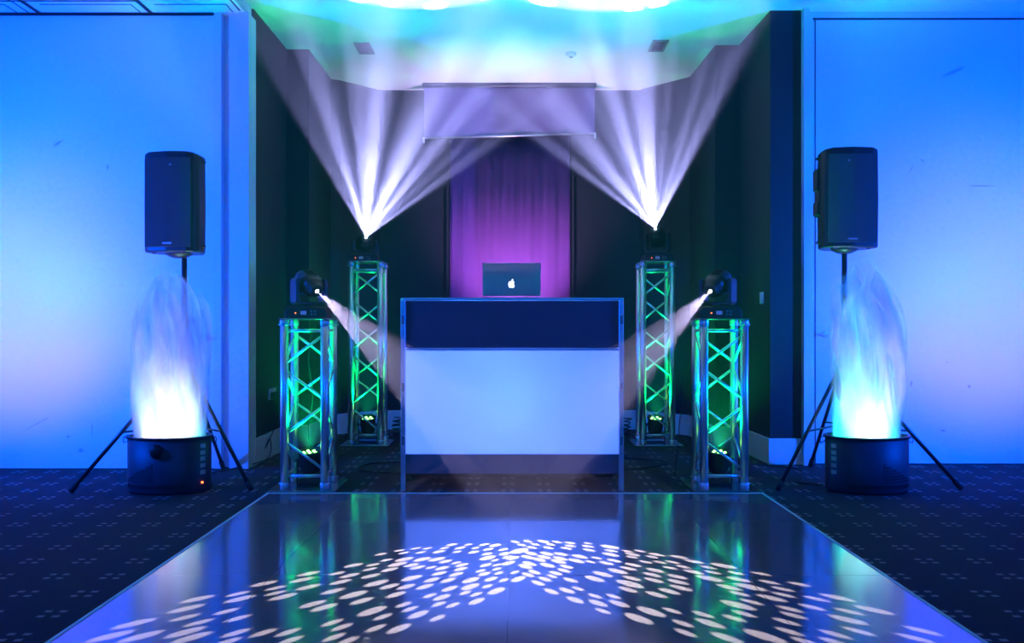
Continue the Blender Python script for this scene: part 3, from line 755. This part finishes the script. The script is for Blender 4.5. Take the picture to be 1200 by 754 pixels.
flame_machine(XRF, -1, 'black oval drum with cyan and white silk flame in front of the right speaker stand', 5, {
 'tops': [(-.07,-.05,.26,.98,.03),(.07,-.03,.28,1.08,-.01),(.0,.0,.38,1.14,-.01),(-.05,.05,.30,.98,.02),(.10,.06,.24,1.02,.0),(-.12,.02,.16,.80,.0),(.14,.0,.15,.86,.01)],
 'lamps': [(-.10,0,(.0,.95,.75),190,55),(.08,0,(.0,.75,.95),170,55),(.05,.03,(.7,.5,.6),110,40),(-.16,.02,(0,.9,.8),61,35),(0,-.06,(1,.72,.8),130,55)]})

# ------------------------------------------------------------------ speaker stands and loudspeakers
def stand(hub, feet, top, label):
    t = thing('speaker_stand', label, 'stand', (hub[0], hub[1], 0), 0, 'tripod speaker stands')
    h = Vector((hub[0], hub[1], 0))
    b = B(); add_cyl(b, (0,0,.30), (0,0,1.05), .0185); obj('pole', b, 'black_paint', t)
    b = B(); add_cyl(b, (0,0,1.0), (0,0,top), .0165); obj('inner_pole', b, 'black_paint', t)
    b = B(); add_lathe(b, [(.024,.97),(.028,.98),(.028,1.05),(.022,1.06)]); col_ = obj('clamp_collar', b, 'black_plastic', t)
    b = B(); add_cyl(b, (.02,0,1.015), (.055,0,1.015), .006, seg=8); add_cyl(b, (.05,0,1.015), (.068,0,1.015), .016, seg=12); obj('clamp_knob', b, 'black_plastic', col_)
    b = B(); add_lathe(b, [(.024,.70),(.034,.71),(.034,.77),(.024,.78)]); obj('leg_hub', b, 'black_plastic', t)
    b = B(); add_lathe(b, [(.022,.34),(.03,.345),(.03,.39),(.022,.395)]); obj('brace_collar', b, 'black_plastic', t)
    for f in feet:
        d = Vector((f[0], f[1], 0))-h; dn = d.normalized(); p0 = dn*.03+Vector((0,0,.74)); p1 = d+Vector((0,0,.018))
        b = B(); add_cyl(b, p0, p1, .0115, seg=12); lg = obj('leg', b, 'black_paint', t)
        b = B(); e = (p1-p0).normalized(); add_cyl(b, p1-e*.05, p1+e*.006, .0165, .0155, seg=12); obj('rubber_foot', b, 'rubber', lg)
        b = B(); q0 = dn*.025+Vector((0,0,.365)); q1 = p0+(p1-p0)*.55
        add_cyl(b, q0, q1, .006, seg=8); obj('leg_strut', b, 'black_paint', t)
    return t
hubL = (X(216, 5.37), 5.37); hubR = (X(989.5, 5.40), 5.40)
stand(hubL, [(X(83, 5.0), 5.0), (X(294, 5.08), 5.08), (X(262, 5.93-.06), 5.86)], Z(295.5, 5.24)-.028, 'black tripod speaker stand behind the lavender flame machine on the left')
stand(hubR, [(X(912, 5.08), 5.08), (X(1126, 5.10), 5.10), (X(948, 5.98), 5.95)], Z(290, 5.25)-.028, 'black tripod speaker stand behind the cyan flame machine on the right')

def speaker(loc, rz, label, m):
    t = thing('loudspeaker', label, 'speaker', loc, rz, 'loudspeakers on tripod stands')
    H, W, Dp = .605, .345, .30
    b = B()
    # plan outline: rounded front, sides tapering to the back; m = side that shows handles
    plan = [(-W/2,-.06),(-W/2+.012,-.10),(-W/2+.05,-.125),(0,-.135),(W/2-.05,-.125),(W/2-.012,-.10),(W/2,-.06),(W/2-.015,.05),(W/2-.075,.16),(-W/2+.075,.16),(-W/2+.015,.05)]
    lo = [b.verts.new((x,y,0)) for x,y in plan]; mid = [b.verts.new((x*1.02,y*1.0,H*.5)) for x,y in plan]; hi = [b.verts.new((x,y,H+(.012 if y<-.1 else 0))) for x,y in plan]
    n = len(plan)
    for A_, B_ in ((lo,mid),(mid,hi)):
        for i in range(n): b.faces.new((A_[i],A_[(i+1)%n],B_[(i+1)%n],B_[i]))
    b.faces.new(lo[::-1]); b.faces.new(hi)
    cab = obj('cabinet', b, 'black_plastic', t, .012)
    b = B(); gx = W/2-.022
    g = [(-gx,-.118),(-gx*.6,-.134),(0,-.141),(gx*.6,-.134),(gx,-.118)]
    pts = g+[(x,y+.014) for x,y in g[::-1]]
    a = [b.verts.new((x,y,.03)) for x,y in pts]; c = [b.verts.new((x,y,H-.03)) for x,y in pts]
    for i in range(len(pts)): b.faces.new((a[i],a[(i+1)%len(pts)],c[(i+1)%len(pts)],c[i]))
    b.faces.new(a[::-1]); b.faces.new(c)
    obj('grille', b, 'black_grille', t, .003)
    obj('badge', box((.01*m, -.1425, .052), (.058,.003,.012)), 'badge', t, .001, label='small pale maker badge')
    b = B(); add_cyl(b, (.03*m,-.139,H-.075), (.03*m,-.1425,H-.075), .006, seg=10); obj('status_light', b, 'display_blue', t)
    b = B()
    for s in (-1,): add_prism(b, [(s*(W/2-.004),.20),(s*(W/2+.016),.215),(s*(W/2+.016),.29),(s*(W/2+.004),.30),(s*(W/2+.004),.36),(s*(W/2+.016),.37),(s*(W/2+.016),.49),(s*(W/2-.004),.51)], -.03, .05)
    obj('side_handle', b, 'black_plastic', t, .003)
    b = B()
    for s in (-1,1):
        for z in (.02, H-.06): add_cyl(b, (s*(W/2-.01),.0,z+.02), (s*(W/2+.012),.0,z+.02), .009, seg=8)
    obj('mounting_bolt', b, 'black_paint', t)
    b = B(); add_lathe(b, [(.03,-.028),(.05,-.022),(.085,-.004),(.085,.001)], (0,.02,0), sx=1, sy=.9); obj('pole_socket', b, 'black_plastic', t)
    b = B()
    for x in (-.11,.11): add_cyl(b, (x,-.08,-.008), (x,-.08,.002), .011, seg=10)
    obj('rubber_foot', b, 'rubber', t)
    return t
zsl = Z(295.5, 5.24)
speaker((hubL[0]-.035, 5.35, zsl), -.13, 'black loudspeaker on the left tripod stand in front of the blue wall', 1)
speaker((hubR[0]-.003, 5.37, Z(290, 5.25)), -.04+.02, 'black loudspeaker on the right tripod stand in front of the blue wall', -1)

# ------------------------------------------------------------------ wall fittings
def wall_plate(name, label, cat, x, y, z, sx, twin, switch):
    t = thing(name, label, cat, (x, y, z))
    n = 2 if twin else 1
    for i in range(n):
        yy = (i-.5*(n-1))*.10
        pl = obj('face_plate', box((sx*.005, yy, 0), (.010,.086,.086)), 'white_plastic', t, .003)
        if switch: obj('rocker', box((sx*.013, yy, .0), (.008,.03,.045)), 'white_plastic', pl, .002)
        elif i == 0: obj('plug', box((sx*.030, yy, -.01), (.040,.045,.05)), 'black_plastic', t, .006)
        else: obj('plug', box((sx*.030, yy-.015, -.01), (.040,.045,.05)), 'black_plastic', t, .006)
    return t
wall_plate('wall_socket', 'white double wall socket with black plugs on the left alcove wall', 'socket', XA, 6.52, .47, 1, True, False)
wall_plate('light_switch', 'white light switch on the dark right alcove wall', 'switch', 1.822, 6.28, 1.19, -1, False, True)
for (px, py, Y, s, lb) in ((240, 396, YL, 1, 'small latch handle at the edge of the left partition wall'), (966, 392, YR, -1, 'small latch handle at the edge of the right partition wall')):
    t = thing('door_latch', lb, 'handle', (X(px, Y), Y, Z(py, Y)))
    b = B(); add_lathe(b, [(.022,0),(.022,.008),(.014,.012)], (0,0,0), Vector((0,-1,0)).to_track_quat('Z','Y')); obj('rose', b, 'chrome', t)
    b = B(); add_tube(b, [(0,-.008,0),(0,-.04,0),(s*.02,-.045,.002),(s*.055,-.045,.002)], .007); obj('lever', b, 'chrome', t)

# ------------------------------------------------------------------ cables
def cable(pts, label, r=.004):
    b = B(); add_tube(b, pts, r); tag(obj('power_cable', b, 'rubber'), label, 'cable', 'black power cables')
cable([(XA+.05,6.46,.44),(XA+.06,6.45,.30),(XA+.05,6.36,.19),(XA+.045,6.20,.10),(XA+.05,6.28,.16),(XA+.05,6.33,.09),(XA+.06,6.22,.03),(XA+.03,6.02,.02),(-1.95,5.82,.006),(-2.05,5.55,.006),(-1.88,5.32,.006),(XLF+.22,5.22,.02)],
      'looping black cable from the wall socket to the lavender flame machine')
cable([(XA+.05,6.56,.44),(XA+.07,6.60,.22),(XA+.10,6.55,.04),(XA+.25,6.45,.006),(-1.45,6.1,.006),(-1.33,5.86,.006),(-1.40,5.62,.006),(-1.42,5.50,.006)],
      'black cable from the wall socket down to the foot of the short left tower')
cable([(-1.20,5.34,1.04),(-1.25,5.41,.98),(-1.28,5.345,.80),(-1.25,5.34,.55),(-1.28,5.345,.3),(-1.22,5.46,.05),(-1.20,5.56,.006),(-1.29,5.60,.006)],
      'thin black cable running down inside the short left tower', .003)
cable([(1.22,5.34,1.04),(1.20,5.41,.9),(1.08,5.42,.6),(1.03,5.44,.1),(1.06,5.56,.006),(1.20,5.60,.006)],
      'thin black cable running down beside the short right tower', .003)
cable([(-.62,5.75,.006),(-.85,5.72,.006),(-1.05,5.83,.006),(-1.02,6.1,.006),(-.8,6.2,.006),(-.6,6.22,.006)], 'black cable curving over the carpet left of the booth')
cable([(.62,5.8,.006),(.9,5.9,.006),(1.1,6.15,.006),(.8,6.4,.006),(.6,6.5,.006)], 'black cable curving over the carpet right of the booth')
cable([(XRF-.24,5.2,.02),(XRF-.33,5.35,.006),(1.86,5.55,.006),(1.95,5.85,.006),(1.80,6.0,.006),(1.70,5.98,.006)], 'black cable on the carpet left of the cyan flame machine')
def bundle(x, y, label):
    b = B(); r = random.Random(int(abs(x*100)))
    P = []
    for i in range(26):
        a = i*1.1; P.append((x+.045*math.cos(a)+r.uniform(-.01,.01), y+.03*math.sin(a), .02+.006*i+r.uniform(0,.012)))
    add_tube(b, P, .006)
    tag(obj('cable_coil', b, 'rubber'), label, 'cable', 'coiled cables beside the tall towers')
bundle(-1.02, 7.55, 'coil of black cable beside the tall left truss tower')
bundle(.985, 7.55, 'coil of black cable beside the tall right truss tower')
